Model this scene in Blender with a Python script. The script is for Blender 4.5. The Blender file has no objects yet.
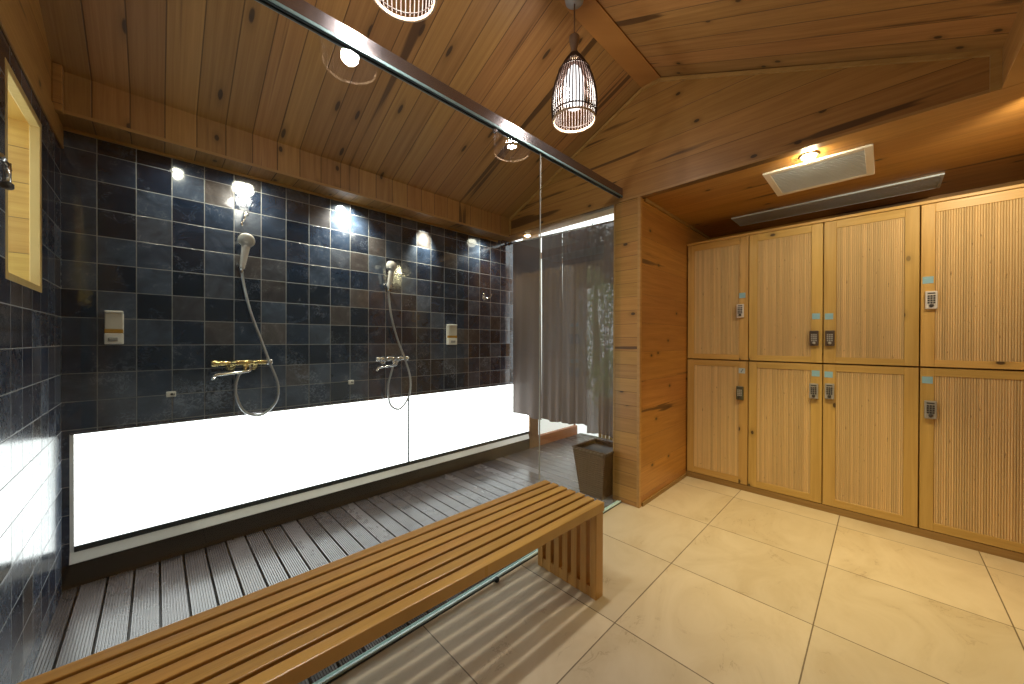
import bpy, bmesh, math, random
from mathutils import Vector, Matrix
random.seed(7)
SC = bpy.context.scene
COL = SC.collection
PI = math.pi

# ------------------------------------------------------------------ node helpers
class Nodes:
    def __init__(s, name):
        s.mat = bpy.data.materials.new(name)
        s.mat.use_nodes = True
        s.nt = s.mat.node_tree
        s.nt.nodes.clear()
        s.out = s.nt.nodes.new('ShaderNodeOutputMaterial')
    def n(s, t, **kw):
        nd = s.nt.nodes.new('ShaderNode' + t)
        for k, v in kw.items():
            setattr(nd, k, v)
        return nd
    def put(s, sock, v):
        if isinstance(v, bpy.types.NodeSocket):
            s.nt.links.new(v, sock)
        elif v is not None:
            if isinstance(v, (tuple, list)) and sock.type == 'RGBA' and len(v) == 3:
                v = (*v, 1)
            sock.default_value = v
    def m(s, op, a, b=None, c=None, clamp=False):
        nd = s.n('Math', operation=op, use_clamp=clamp)
        s.put(nd.inputs[0], a); s.put(nd.inputs[1], b)
        if c is not None: s.put(nd.inputs[2], c)
        return nd.outputs[0]
    def vec(s, x, y, z):
        nd = s.n('CombineXYZ')
        s.put(nd.inputs[0], x); s.put(nd.inputs[1], y); s.put(nd.inputs[2], z)
        return nd.outputs[0]
    def xyz(s):
        t = s.n('TexCoord'); sp = s.n('SeparateXYZ')
        s.nt.links.new(t.outputs['Object'], sp.inputs[0])
        return sp.outputs
    def rnd(s):
        return s.n('ObjectInfo').outputs['Random']
    def noise(s, v, scale, detail=3, rough=.55, dist=0):
        nd = s.n('TexNoise')
        s.put(nd.inputs['Vector'], v); nd.inputs['Scale'].default_value = scale
        nd.inputs['Detail'].default_value = detail; nd.inputs['Roughness'].default_value = rough
        nd.inputs['Distortion'].default_value = dist
        return nd.outputs[0]
    def white(s, v):
        nd = s.n('TexWhiteNoise', noise_dimensions='3D'); s.put(nd.inputs['Vector'], v)
        return nd
    def step(s, x, a, b, lo=0., hi=1.):
        nd = s.n('MapRange', interpolation_type='SMOOTHSTEP')
        s.put(nd.inputs[0], x); s.put(nd.inputs[1], a); s.put(nd.inputs[2], b)
        nd.inputs[3].default_value = lo; nd.inputs[4].default_value = hi
        return nd.outputs[0]
    def mix(s, f, a, b, mode='MIX'):
        nd = s.n('Mix', data_type='RGBA', blend_type=mode)
        s.put(nd.inputs[0], f); s.put(nd.inputs[6], a); s.put(nd.inputs[7], b)
        return nd.outputs[2]
    def hsv(s, c, h=None, sat=None, v=None):
        nd = s.n('HueSaturation'); s.put(nd.inputs['Color'], c)
        s.put(nd.inputs['Hue'], h); s.put(nd.inputs['Saturation'], sat); s.put(nd.inputs['Value'], v)
        return nd.outputs[0]
    def bump(s, h, dist=.002, strength=.5, normal=None):
        nd = s.n('Bump'); nd.inputs['Distance'].default_value = dist
        nd.inputs['Strength'].default_value = strength
        s.put(nd.inputs['Height'], h); s.put(nd.inputs['Normal'], normal)
        return nd.outputs[0]
    def bsdf(s, **kw):
        b = s.n('BsdfPrincipled')
        for k, v in kw.items():
            s.put(b.inputs[k.replace('_', ' ')], v)
        s.nt.links.new(b.outputs[0], s.out.inputs[0])
        return b

def plain(name, col, rough=.5, metal=0., noise=.06, emit=None, es=0., spec=None):
    k = Nodes(name)
    x, y, z = k.xyz()[:3]
    nz = k.noise(k.vec(x, y, z), 40, 3)
    v = k.m('MULTIPLY_ADD', nz, 2 * noise, 1 - noise)
    c = k.hsv(col, None, None, v)
    kw = dict(Base_Color=c, Roughness=rough, Metallic=metal)
    b = k.bsdf(**kw)
    if emit: k.put(b.inputs['Emission Color'], emit); b.inputs['Emission Strength'].default_value = es
    if spec is not None: b.inputs['Specular IOR Level'].default_value = spec
    return k.mat

def wood(name, across='x', along='yz', width=.12, light=(.50, .27, .09), dark=(.33, .15, .045), rough=.42,
         off=0., groove=.03, knots=.55, streak=.0, vary=.22, grain=1., gw=None, coat=0.):
    """procedural timber; across/along pick object axes (sums of axes allowed)"""
    light = (light[0]*.97, light[1]*1.04, light[2]*.84); dark = (dark[0]*.92, dark[1]*1.02, dark[2]*.80)
    k = Nodes(name)
    ax = dict(zip('xyz', k.xyz()[:3]))
    def summ(s):
        r = ax[s[0]]
        for ch in s[1:]: r = k.m('ADD', r, ax[ch])
        return r
    a = summ(across); l = summ(along)
    orand = k.rnd()
    if width:
        u = k.m('DIVIDE', k.m('SUBTRACT', a, off), width)
        fid = k.m('FLOOR', u); fr = k.m('FRACT', u)
        edge = k.m('ABSOLUTE', k.m('SUBTRACT', fr, .5))
        gm = k.step(edge, .5 - groove, .5 - groove * .3)
    else:
        fid = k.m('MULTIPLY', orand, 97.0); gm = None
    r1 = k.white(k.vec(fid, 3.1, 0.7)).outputs[0]
    r2 = k.white(k.vec(fid, 9.7, 4.2)).outputs[0]
    lo = k.m('MULTIPLY_ADD', r1, 31.0, l)
    base = k.vec(k.m('MULTIPLY', a, 14.0 * grain), k.m('MULTIPLY', lo, 1.1 * grain), fid)
    warp = k.noise(base, 1.0, 2)
    g1 = k.noise(k.vec(k.m('MULTIPLY_ADD', warp, 2.2, k.m('MULTIPLY', a, 42. * grain)), k.m('MULTIPLY', lo, 1.6 * grain), fid), 1.0, 4, .6)
    g2 = k.noise(k.vec(k.m('MULTIPLY', a, 190. * grain), k.m('MULTIPLY', lo, 5. * grain), fid), 1.0, 3, .6)
    f = k.m('MULTIPLY_ADD', k.m('SUBTRACT', g1, .5), 1.9, .5)
    f = k.m('MULTIPLY_ADD', k.m('SUBTRACT', g2, .5), .7, f, clamp=True)
    c = k.mix(f, light, dark)
    c = k.hsv(c, k.m('MULTIPLY_ADD', r2, .010, .489), None, k.m('MULTIPLY_ADD', r1, vary * 2, 1 - vary))
    h = g2
    if knots:
        vd = k.n('TexVoronoi', feature='F1', voronoi_dimensions='2D'); vd.inputs['Scale'].default_value = 1.0
        k.put(vd.inputs['Vector'], k.vec(k.m('MULTIPLY_ADD', fid, 7.31, k.m('MULTIPLY', a, 7.)), k.m('MULTIPLY', lo, 4.2), 0.))
        d = k.m('MULTIPLY_ADD', k.m('SUBTRACT', g1, .5), .06, vd.outputs['Distance'])
        wn = k.n('SeparateColor'); k.put(wn.inputs[0], vd.outputs['Color'])
        keep = k.step(wn.outputs[0], 1 - knots * .38, 1.02 - knots * .38)
        ring = k.m('MULTIPLY', k.step(d, .24, .05), keep)
        core = k.m('MULTIPLY', k.step(d, .085, .05), keep)
        c = k.mix(k.m('MULTIPLY', ring, .45), c, tuple(x * .55 for x in dark))
        c = k.mix(k.m('MULTIPLY', core, .88), c, (.035, .017, .008))
    if streak:
        s1 = k.noise(k.vec(k.m('MULTIPLY', a, 11.), k.m('MULTIPLY', lo, .75), k.m('MULTIPLY', fid, 3.7)), 1.0, 3, .5)
        sm = k.step(s1, .70 - streak * .1, .755 - streak * .1)
        c = k.mix(k.m('MULTIPLY', sm, .82), c, (.055, .024, .010))
    if gm is not None:
        c = k.mix(k.m('MULTIPLY', gm, .75), c, (.05, .022, .008))
        h = k.m('MULTIPLY_ADD', gm, -6., h)
    k.bsdf(Base_Color=c, Roughness=k.m('MULTIPLY_ADD', g2, .18, rough - .09), Normal=k.bump(h, .0012, .35),
           Coat_Weight=coat, Coat_Roughness=.25)
    return k.mat

def slate(name, r0=.05):
    k = Nodes(name)
    x, y, z = k.xyz()[:3]
    P = .1365
    h = k.m('ADD', x, y)
    u = k.m('DIVIDE', k.m('SUBTRACT', h, 2.527), P)
    v = k.m('DIVIDE', k.m('SUBTRACT', z, .897), P)
    iu, iv = k.m('FLOOR', u), k.m('FLOOR', v)
    idv = k.vec(iu, iv, 1.7)
    w = k.white(idv)
    r = w.outputs[0]; sep = k.n('SeparateColor'); k.put(sep.inputs[0], w.outputs[1])
    ramp = k.n('ValToRGB'); k.put(ramp.inputs[0], r)
    e = ramp.color_ramp.elements
    e[0].position = 0; e[0].color = (.006, .010, .019, 1)
    e[1].position = 1; e[1].color = (.062, .056, .058, 1)
    for p, cc in ((.35, (.010, .017, .034)), (.62, (.019, .030, .054)), (.85, (.046, .060, .088)), (.93, (.036, .032, .034))):
        q = e.new(p); q.color = (*cc, 1)
    shift = k.vec(k.m('MULTIPLY_ADD', r, 17., h), k.m('MULTIPLY_ADD', sep.outputs[1], 23., z), iu)
    n1 = k.noise(shift, 9, 5, .62, .8)
    n2 = k.noise(shift, 26, 4, .65, 1.2)
    c = k.hsv(ramp.outputs[0], None, None, k.m('MULTIPLY_ADD', n1, 2.7, .0))
    vein = k.step(k.m('ABSOLUTE', k.m('SUBTRACT', n2, .5)), .022, .0)
    vm = k.m('MULTIPLY', vein, k.step(n1, .50, .66))
    c = k.mix(k.m('MULTIPLY', vm, .42), c, (.30, .30, .31))
    # lime scale blotches low on the wall
    wv = k.vec(h, z, .3)
    b1 = k.noise(wv, 5.5, 2, .5); b2 = k.noise(wv, 45, 4, .7, 1.5)
    bl = k.m('MULTIPLY', k.m('MULTIPLY', k.step(b1, .54, .66), k.step(b2, .50, .58)), k.step(z, 1.25, .85))
    dx = k.m('MULTIPLY', k.m('SUBTRACT', h, 2.92), 5.5); dz = k.m('MULTIPLY', k.m('SUBTRACT', z, .875), 11.)
    rad = k.m('ADD', k.m('MULTIPLY', dx, dx), k.m('MULTIPLY', dz, dz))
    bl = k.m('MAXIMUM', bl, k.m('MULTIPLY', k.step(rad, 1.1, .2), k.step(b2, .42, .60)))
    c = k.mix(k.m('MULTIPLY', bl, .40), c, (.33, .39, .50))
    eu = k.m('ABSOLUTE', k.m('SUBTRACT', k.m('FRACT', u), .5)); ev = k.m('ABSOLUTE', k.m('SUBTRACT', k.m('FRACT', v), .5))
    em = k.m('MAXIMUM', eu, ev)
    gm = k.step(em, .482, .490)
    gc = k.mix(k.noise(wv, 30, 2), (.09, .095, .10), (.30, .30, .30))
    c = k.mix(gm, c, gc)
    # every tile is set at a slightly different tilt
    geo = k.n('NewGeometry')
    tl = k.n('VectorMath', operation='SUBTRACT'); k.put(tl.inputs[0], w.outputs[1]); tl.inputs[1].default_value = (.5, .5, .5)
    ts = k.n('VectorMath', operation='SCALE'); k.put(ts.inputs[0], tl.outputs[0]); ts.inputs['Scale'].default_value = .03
    ta = k.n('VectorMath', operation='ADD'); k.put(ta.inputs[0], geo.outputs['Normal']); k.put(ta.inputs[1], ts.outputs[0])
    tn = k.n('VectorMath', operation='NORMALIZE'); k.put(tn.inputs[0], ta.outputs[0])
    hgt = k.m('MULTIPLY_ADD', gm, -1.6, k.m('MULTIPLY', n1, .55))
    nrm = k.bump(hgt, .0022, .42, tn.outputs[0])
    rr = k.m('MULTIPLY_ADD', sep.outputs[2], .12, r0)
    rr = k.m('MULTIPLY_ADD', k.m('SUBTRACT', n2, .5), .25, rr)
    rr = k.m('MAXIMUM', rr, k.m('MULTIPLY', gm, .6))
    k.bsdf(Base_Color=c, Roughness=rr, Normal=nrm, Specular_IOR_Level=.95)
    return k.mat

def marble(name):
    k = Nodes(name)
    x, y, z = k.xyz()[:3]
    P = .592
    u = k.m('DIVIDE', k.m('SUBTRACT', x, 1.982), P); v = k.m('DIVIDE', k.m('SUBTRACT', y, .789), P)
    iu, iv = k.m('FLOOR', u), k.m('FLOOR', v)
    w = k.white(k.vec(iu, iv, 4.4)); r = w.outputs[0]
    sh = k.vec(k.m('MULTIPLY_ADD', r, 13., x), k.m('MULTIPLY_ADD', r, 7., k.m('MULTIPLY', y, 1.6)), k.m('MULTIPLY', r, 5.))
    n1 = k.noise(sh, 2.2, 5, .6, 1.0); n2 = k.noise(sh, 2.6, 6, .62, 1.2)
    c = k.mix(k.step(n1, .3, .75), (.64, .55, .40), (.54, .445, .295))
    vn = k.m('MULTIPLY', k.step(k.m('ABSOLUTE', k.m('SUBTRACT', n2, .5)), .012, 0), k.step(n1, .50, .66))
    c = k.mix(k.m('MULTIPLY', vn, .5), c, (.28, .19, .12))
    c = k.hsv(c, None, None, k.m('MULTIPLY_ADD', r, .16, .92))
    eu = k.m('ABSOLUTE', k.m('SUBTRACT', k.m('FRACT', u), .5)); ev = k.m('ABSOLUTE', k.m('SUBTRACT', k.m('FRACT', v), .5))
    jit = k.m('MULTIPLY', k.noise(k.vec(x, y, 0), 25, 3), .003)
    em = k.m('ADD', k.m('MAXIMUM', eu, ev), jit)
    gm = k.step(em, .4966, .4984)
    c = k.mix(k.m('MULTIPLY', gm, .85), c, (.11, .075, .04))
    k.bsdf(Base_Color=c, Roughness=k.m('MULTIPLY_ADD', n2, .2, .30), Normal=k.bump(k.m('MULTIPLY_ADD', gm, -3., k.m('MULTIPLY', n2, .25)), .001, .3),
           Specular_IOR_Level=.45)
    return k.mat

def deck_mat(name):
    k = Nodes(name)
    x, y, z = k.xyz()[:3]
    fid = k.m('FLOOR', k.m('DIVIDE', k.m('ADD', x, .178), .0938))
    r = k.white(k.vec(fid, 1., 2.)).outputs[0]
    nz = k.noise(k.vec(x, k.m('MULTIPLY', y, .5), 0), 14, 4, .6)
    c = k.mix(nz, (.06, .050, .052), (.13, .115, .118))
    c = k.hsv(c, None, None, k.m('MULTIPLY_ADD', r, .6, .7))
    k.bsdf(Base_Color=c, Roughness=k.m('ADD', k.m('MULTIPLY_ADD', nz, .12, .10), k.m('MULTIPLY', r, .14)), Specular_IOR_Level=1.)
    return k.mat

def glass_mat(name, tint=(.97, 1, .985)):
    k = Nodes(name)
    geo = k.n('NewGeometry')
    fr = k.n('Fresnel'); fr.inputs[0].default_value = 1.5
    f = k.m('MULTIPLY', k.m('MULTIPLY', fr.outputs[0], k.m('SUBTRACT', 1., geo.outputs['Backfacing'])), 1.05, clamp=True)
    x, y, z = k.xyz()[:3]
    t = k.n('BsdfTransparent'); k.put(t.inputs[0], tint)
    g = k.n('BsdfGlossy'); g.inputs['Roughness'].default_value = .0
    g.inputs[0].default_value = (1, 1, 1, 1)
    mx = k.n('MixShader'); k.put(mx.inputs[0], f)
    k.nt.links.new(t.outputs[0], mx.inputs[1]); k.nt.links.new(g.outputs[0], mx.inputs[2])
    k.nt.links.new(mx.outputs[0], k.out.inputs[0])
    return k.mat

def cloth_mat(name, openness=.01):
    k = Nodes(name)
    x, y, z = k.xyz()[:3]
    wv = k.noise(k.vec(k.m('MULTIPLY', y, 900.), k.m('MULTIPLY', z, 60.), 0), 1., 2)
    c = k.mix(wv, (.135, .112, .106), (.195, .165, .157))
    b = k.n('BsdfDiffuse'); k.put(b.inputs[0], c)
    t = k.n('BsdfTranslucent'); k.put(t.inputs[0], (.10, .086, .082))
    tr = k.n('BsdfTransparent'); tr.inputs[0].default_value = (.9, .88, .88, 1)
    m1 = k.n('MixShader'); m1.inputs[0].default_value = .25
    k.nt.links.new(b.outputs[0], m1.inputs[1]); k.nt.links.new(t.outputs[0], m1.inputs[2])
    # open weave: tiny gaps between the threads
    m2 = k.n('MixShader'); m2.inputs[0].default_value = openness
    k.nt.links.new(m1.outputs[0], m2.inputs[1]); k.nt.links.new(tr.outputs[0], m2.inputs[2])
    k.nt.links.new(m2.outputs[0], k.out.inputs[0])
    return k.mat

def reed_mat(name):
    k = Nodes(name)
    x, y, z = k.xyz()[:3]
    fid = k.m('FLOOR', k.m('DIVIDE', y, .0100))
    r = k.white(k.vec(fid, k.rnd(), 2.)).outputs[0]
    g = k.noise(k.vec(k.m('MULTIPLY', y, 260.), k.m('MULTIPLY', z, 5.), fid), 1., 3)
    c = k.mix(g, (.72, .52, .23), (.50, .33, .125))
    c = k.hsv(c, None, .92, k.m('MULTIPLY_ADD', r, .3, .85))
    kn = k.step(k.noise(k.vec(k.m('MULTIPLY', y, 90.), k.m('MULTIPLY', z, 24.), fid), 1., 2), .68, .76)
    c = k.mix(k.m('MULTIPLY', kn, .65), c, (.13, .065, .025))
    fr = k.m('FRACT', k.m('DIVIDE', y, .0100))
    k.bsdf(Base_Color=c, Roughness=.5)
    return k.mat

def emit_mat(name, col, s):
    k = Nodes(name)
    e = k.n('Emission'); k.put(e.inputs[0], col); e.inputs[1].default_value = s
    k.nt.links.new(e.outputs[0], k.out.inputs[0])
    return k.mat

def frosted(name, s, c1, c2):
    """frosted pane lit by daylight from behind, a little cloudy"""
    k = Nodes(name)
    x, y, z = k.xyz()[:3]
    nz = k.noise(k.vec(x, k.m('MULTIPLY', z, 1.5), y), 1.6, 2)
    c = k.mix(k.step(nz, .35, .75), c1, c2)
    b = k.bsdf(Base_Color=(.75, .76, .76), Roughness=.35)
    k.put(b.inputs['Emission Color'], c); b.inputs['Emission Strength'].default_value = s
    return k.mat

def weave_mat(name):
    k = Nodes(name)
    x, y, z = k.xyz()[:3]
    nz = k.noise(k.vec(k.m('MULTIPLY', k.m('ADD', x, y), 120.), k.m('MULTIPLY', z, 30.), 0), 1., 3)
    c = k.mix(nz, (.006, .003, .0025), (.15, .080, .048))
    k.bsdf(Base_Color=c, Roughness=.55, Specular_IOR_Level=.25)
    return k.mat

M = {}
M['ceil'] = wood('pine_ceiling', 'x', 'yz', .122, (.47, .245, .092), (.31, .140, .048), .45, off=.03, knots=1., streak=.55, vary=.16)
M['gable'] = wood('pine_gable', 'z', 'xy', .17, (.49, .262, .082), (.34, .158, .045), .45, off=.02, groove=.012, knots=.6, streak=1.1, vary=.12)
M['pillar'] = wood('pine_pillar', 'z', 'xy', .0995, (.54, .285, .088), (.39, .180, .048), .42, off=.03, groove=.022, knots=.6, streak=.12, vary=.13)
M['alcove'] = wood('pine_alcove_side', 'z', 'xy', .21, (.52, .250, .072), (.36, .150, .036), .38, off=.07, groove=.006, knots=.7, streak=.45, vary=.12)
M['soffit'] = wood('pine_soffit', 'x', 'yz', .20, (.50, .262, .080), (.34, .160, .042), .42, off=.07, groove=.008, knots=.4, streak=.55, vary=.10)
M['trim'] = wood('pine_trim', 'z', 'xy', None, (.52, .30, .115), (.40, .20, .065), .45, knots=0, vary=.05)
M['outer'] = wood('outer_boards', 'z', 'xy', .135, (.66, .40, .115), (.50, .255, .055), .45, off=.045, groove=.015, knots=.35, streak=.3, vary=.16)
M['frame'] = wood('window_pine', 'y', 'z', None, (.66, .43, .21), (.56, .34, .14), .4, knots=0, vary=.03)
M['bench'] = wood('bench_teak', 'y', 'x', .0554, (.70, .405, .125), (.46, .235, .062), .30, off=-.007, groove=0.0001, knots=0, vary=.10, grain=.8, coat=.15)
M['bleg'] = wood('bench_teak_leg', 'y', 'z', None, (.64, .37, .120), (.46, .23, .066), .36, knots=0, vary=.05, grain=.8)
M['lframeV'] = wood('locker_pine_stile', 'y', 'z', None, (.64, .41, .155), (.50, .29, .090), .42, knots=.8, vary=.10, grain=.9)
M['lframeH'] = wood('locker_pine_rail', 'z', 'y', None, (.64, .41, .155), (.50, .29, .090), .42, knots=.5, vary=.10, grain=.9)
M['plinth'] = wood('plinth_pine', 'z', 'y', None, (.36, .22, .085), (.24, .135, .045), .5, knots=.2, vary=.04)
M['darkwood'] = wood('dark_skirting', 'z', 'x', None, (.018, .010, .007), (.008, .005, .004), .6, knots=0, vary=.05)
M['redwood'] = wood('outdoor_redwood', 'z', 'x', None, (.40, .15, .055), (.27, .090, .030), .5, knots=.2, vary=.05)
M['postwood'] = wood('outdoor_post', 'x', 'z', None, (.26, .13, .06), (.16, .075, .032), .5, knots=.2, vary=.05)
M['reed'] = reed_mat('reeded_panel')
M['slate'] = slate('slate_tile')
M['slate2'] = slate('slate_tile_hazy', .17)
M['marble'] = marble('beige_stone')
M['deck'] = deck_mat('wet_deck')
M['glass'] = glass_mat('clear_glass')
M['cloth'] = cloth_mat('mauve_linen', .008)
M['halfsheer'] = cloth_mat('mid_mauve_linen', .02)
M['sheer'] = cloth_mat('thin_mauve_linen', .09)
M['plaster'] = plain('cool_grey_plaster', (.17, .20, .24), .6)
M['chrome'] = plain('chrome', (.78, .78, .78), .14, 1.)
M['hose'] = plain('hose_steel', (.50, .51, .52), .34, .85)
M['brass'] = plain('gilt_brass', (.82, .66, .30), .20, 1.)
M['alu'] = plain('brushed_channel', (.26, .235, .25), .22, .9)
M['gasket'] = plain('dark_gasket', (.02, .03, .035), .5)
M['seal'] = plain('aqua_glass_edge', (.66, .88, .88), .45)
M['headseal'] = plain('head_seal', (.22, .34, .36), .3, .3)
M['white'] = plain('white_plastic', (.82, .80, .76), .35)
M['sealgrey'] = plain('clear_seal', (.34, .33, .30), .4)
M['whitepaint'] = plain('white_ledge', (.88, .88, .86), .4)
M['sprayface'] = plain('spray_face_plastic', (.62, .61, .58), .4)
M['clearplastic'] = plain('smoky_plastic', (.66, .63, .56), .2)
M['amber'] = plain('amber_soap', (.50, .27, .04), .25)
M['greyplastic'] = plain('grey_plastic', (.36, .36, .35), .4)
M['darkplastic'] = plain('dark_plastic', (.045, .042, .042), .4)
M['lockwhite'] = plain('lock_white', (.66, .64, .62), .35)
M['lockgrey'] = plain('lock_grey', (.30, .29, .27), .35)
M['lockdark'] = plain('lock_brown', (.085, .060, .045), .35)
M['lockgreen'] = plain('lock_olive', (.085, .085, .045), .35)
M['sticker'] = plain('pale_blue_paper', (.27, .50, .62), .6)
M['sticker2'] = plain('pale_grey_paper', (.42, .52, .56), .6)
M['ink'] = plain('ink', (.05, .05, .06), .6)
M['bamboo'] = plain('brown_bamboo', (.045, .024, .018), .5, 0, .3)
M['bamboorim'] = plain('bamboo_rim', (.48, .34, .22), .5, 0, .2)  # tan lightened to hold the lamp glow on the rims
M['socket'] = plain('lamp_wood', (.24, .17, .12), .5)
M['cord'] = plain('brown_cord', (.20, .11, .06), .6)
def bulb_mat():
    k = Nodes('lamp_glow')
    e = k.n('Emission'); k.put(e.inputs[0], (1., .97, .95)); e.inputs[1].default_value = 1.7
    t = k.n('BsdfTransparent'); mx = k.n('MixShader'); mx.inputs[0].default_value = .55
    k.nt.links.new(e.outputs[0], mx.inputs[1]); k.nt.links.new(t.outputs[0], mx.inputs[2]); k.nt.links.new(mx.outputs[0], k.out.inputs[0])
    return k.mat
M['bulb'] = bulb_mat()
M['spot'] = emit_mat('spot_glow', (1., .82, .50), 230.)
M['spotring'] = plain('spot_ring', (.62, .50, .32), .3, .6)
M['grille'] = plain('grille_white', (.68, .82, .98), .45)
M['grilledark'] = plain('grille_gap', (.025, .028, .032), .6)
M['weave'] = weave_mat('rattan')
M['weavein'] = plain('rattan_liner', (.022, .014, .010), .6)
M['wicker_rim'] = plain('rattan_rim', (.11, .068, .042), .45, 0, .3)
M['leaf'] = plain('green_leaf', (.15, .27, .07), .45, 0, .4)
M['leaf_lit'] = plain('sunlit_leaf', (.26, .38, .12), .45, 0, .4)  # sunlight on the shrubs is put into this brighter green
M['leaf_shaded'] = plain('shaded_leaf', (.035, .06, .022), .5, 0, .4)  # shade on the tree crown is put into this dark green
M['stem'] = plain('stem_brown', (.10, .06, .03), .7)
M['ground'] = plain('pale_paving', (.62, .61, .59), .7)
M['bamboofence'] = plain('yellow_bamboo', (.52, .36, .12), .5, 0, .2)
M['pane_day'] = frosted('frosted_backlit', 2.3, (.97, .985, 1.), (.93, .96, .97))
M['pane_day2'] = frosted('frosted_backlit_outer', .34, (.92, .96, .90), (.80, .86, .80))

# ------------------------------------------------------------------ mesh helpers
class MB:
    def __init__(s): s.bm = bmesh.new()
    def box(s, x0, x1, y0, y1, z0, z1, mi=0, bev=0., seg=1):
        vs = [s.bm.verts.new(p) for p in ((x0,y0,z0),(x1,y0,z0),(x1,y1,z0),(x0,y1,z0),(x0,y0,z1),(x1,y0,z1),(x1,y1,z1),(x0,y1,z1))]
        fs = [s.bm.faces.new([vs[i] for i in q]) for q in ((3,2,1,0),(4,5,6,7),(0,1,5,4),(1,2,6,5),(2,3,7,6),(3,0,4,7))]
        for f in fs: f.material_index = mi
        if bev:
            es = list({e for f in fs for e in f.edges})
            r = bmesh.ops.bevel(s.bm, geom=es, offset=bev, segments=seg, profile=.5, affect='EDGES')
            for f in r['faces']: f.material_index = mi
        return s
    def prism(s, pts, axis, a, b, mi=0):
        """polygon pts (2D in the other two axes, in order) extruded along axis from a to b"""
        def P(p, t):
            q = list(p); q.insert('xyz'.index(axis), t); return q
        A = [s.bm.verts.new(P(p, a)) for p in pts]; B = [s.bm.verts.new(P(p, b)) for p in pts]
        n = len(pts); fs = [s.bm.faces.new(A[::-1]), s.bm.faces.new(B)]
        for i in range(n): fs.append(s.bm.faces.new([A[i], A[(i+1) % n], B[(i+1) % n], B[i]]))
        for f in fs: f.material_index = mi
        return s
    def tube(s, pts, r, n=8, mi=0, cap=True, rads=None):
        pts = [Vector(p) for p in pts]; rings = []
        up = None
        for i, p in enumerate(pts):
            d = (pts[min(i+1, len(pts)-1)] - pts[max(i-1, 0)]).normalized()
            if up is None:
                up = Vector((0,0,1)) if abs(d.z) < .9 else Vector((1,0,0))
            e1 = d.cross(up)
            if e1.length < 1e-5: e1 = d.orthogonal()
            e1.normalize(); e2 = e1.cross(d).normalized(); up = e2
            rr = rads[i] if rads else r
            rings.append([s.bm.verts.new(p + (e1*math.cos(2*PI*j/n) + e2*math.sin(2*PI*j/n))*rr) for j in range(n)])
        for a, b in zip(rings, rings[1:]):
            for j in range(n):
                f = s.bm.faces.new([a[j], a[(j+1) % n], b[(j+1) % n], b[j]]); f.material_index = mi; f.smooth = True
        if cap:
            for q in (rings[0][::-1], rings[-1]):
                f = s.bm.faces.new(q); f.material_index = mi
        return s
    def lathe(s, prof, c=(0,0,0), axis=(0,0,1), n=24, mi=0):
        """prof = (radius, height) pairs turned about axis through c"""
        q = Vector((0,0,1)).rotation_difference(Vector(axis)); c = Vector(c); rings = []
        for r, h in prof:
            r = max(r, 1e-4)
            rings.append([s.bm.verts.new(c + q @ Vector((r*math.cos(2*PI*j/n), r*math.sin(2*PI*j/n), h))) for j in range(n)])
        for a, b in zip(rings, rings[1:]):
            for j in range(n):
                f = s.bm.faces.new([a[j], a[(j+1) % n], b[(j+1) % n], b[j]]); f.material_index = mi; f.smooth = True
        for q2 in (rings[0][::-1], rings[-1]):
            f = s.bm.faces.new(q2); f.material_index = mi
        return s
    def grid(s, fn, nu, nv, mi=0, smooth=True):
        vs = [[s.bm.verts.new(fn(i/nu, j/nv)) for j in range(nv+1)] for i in range(nu+1)]
        for i in range(nu):
            for j in range(nv):
                f = s.bm.faces.new([vs[i][j], vs[i+1][j], vs[i+1][j+1], vs[i][j+1]]); f.material_index = mi; f.smooth = smooth
        return s
    def build(s, name, mats, parent=None, norm=True):
        if norm: bmesh.ops.recalc_face_normals(s.bm, faces=s.bm.faces[:])
        me = bpy.data.meshes.new(name); s.bm.to_mesh(me); s.bm.free()
        for m in (mats if isinstance(mats, (list, tuple)) else [mats]): me.materials.append(M[m] if isinstance(m, str) else m)
        o = bpy.data.objects.new(name, me); COL.objects.link(o)
        if parent: o.parent = parent
        return o

def thing(name, label, cat, loc, group=None):
    o = bpy.data.objects.new(name, None); COL.objects.link(o)
    o.empty_display_size = .1; o.location = loc; o['label'] = label; o['category'] = cat
    if group: o['group'] = group
    return o
def tag(o, label, cat, group=None, kind=None):
    o['label'] = label; o['category'] = cat
    if group: o['group'] = group
    if kind: o['kind'] = kind
    return o
def struct(o):
    o['kind'] = 'structure'; return o
def local(part, root):
    """parts are modelled in world space: shift the mesh so that it sits under the thing's own origin"""
    part.data.transform(Matrix.Translation(-root.matrix_basis.translation)); part.parent = root
    return part
def clone(root, loc, label, group=None):
    r = root.copy(); COL.objects.link(r); r.location = loc; r['label'] = label
    if group: r['group'] = group
    for ch in [o for o in COL.objects if o.parent == root]:
        c = ch.copy(); COL.objects.link(c); c.parent = r
        for g in [o for o in COL.objects if o.parent == ch]:
            d = g.copy(); COL.objects.link(d); d.parent = c
    return r

# ------------------------------------------------------------------ dimensions (metres)
XL, XG, XLK, XB = -.325, 2.47, 3.36, 3.95      # left wall, gable / pillar front, locker fronts, alcove back
YS, YE, YP, YPB = 2.74, 2.553, 1.215, 1.41      # tiled wall, eave face, pillar sides
YR, YRE = -.64, -.338                           # right wall, right eave face
ZS = 2.235                                      # soffit height
ZE = 2.392                                      # slope springs from here
ZR, YR1, YR2 = 3.01, 1.07, 1.20                 # flat of the ridge

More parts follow.
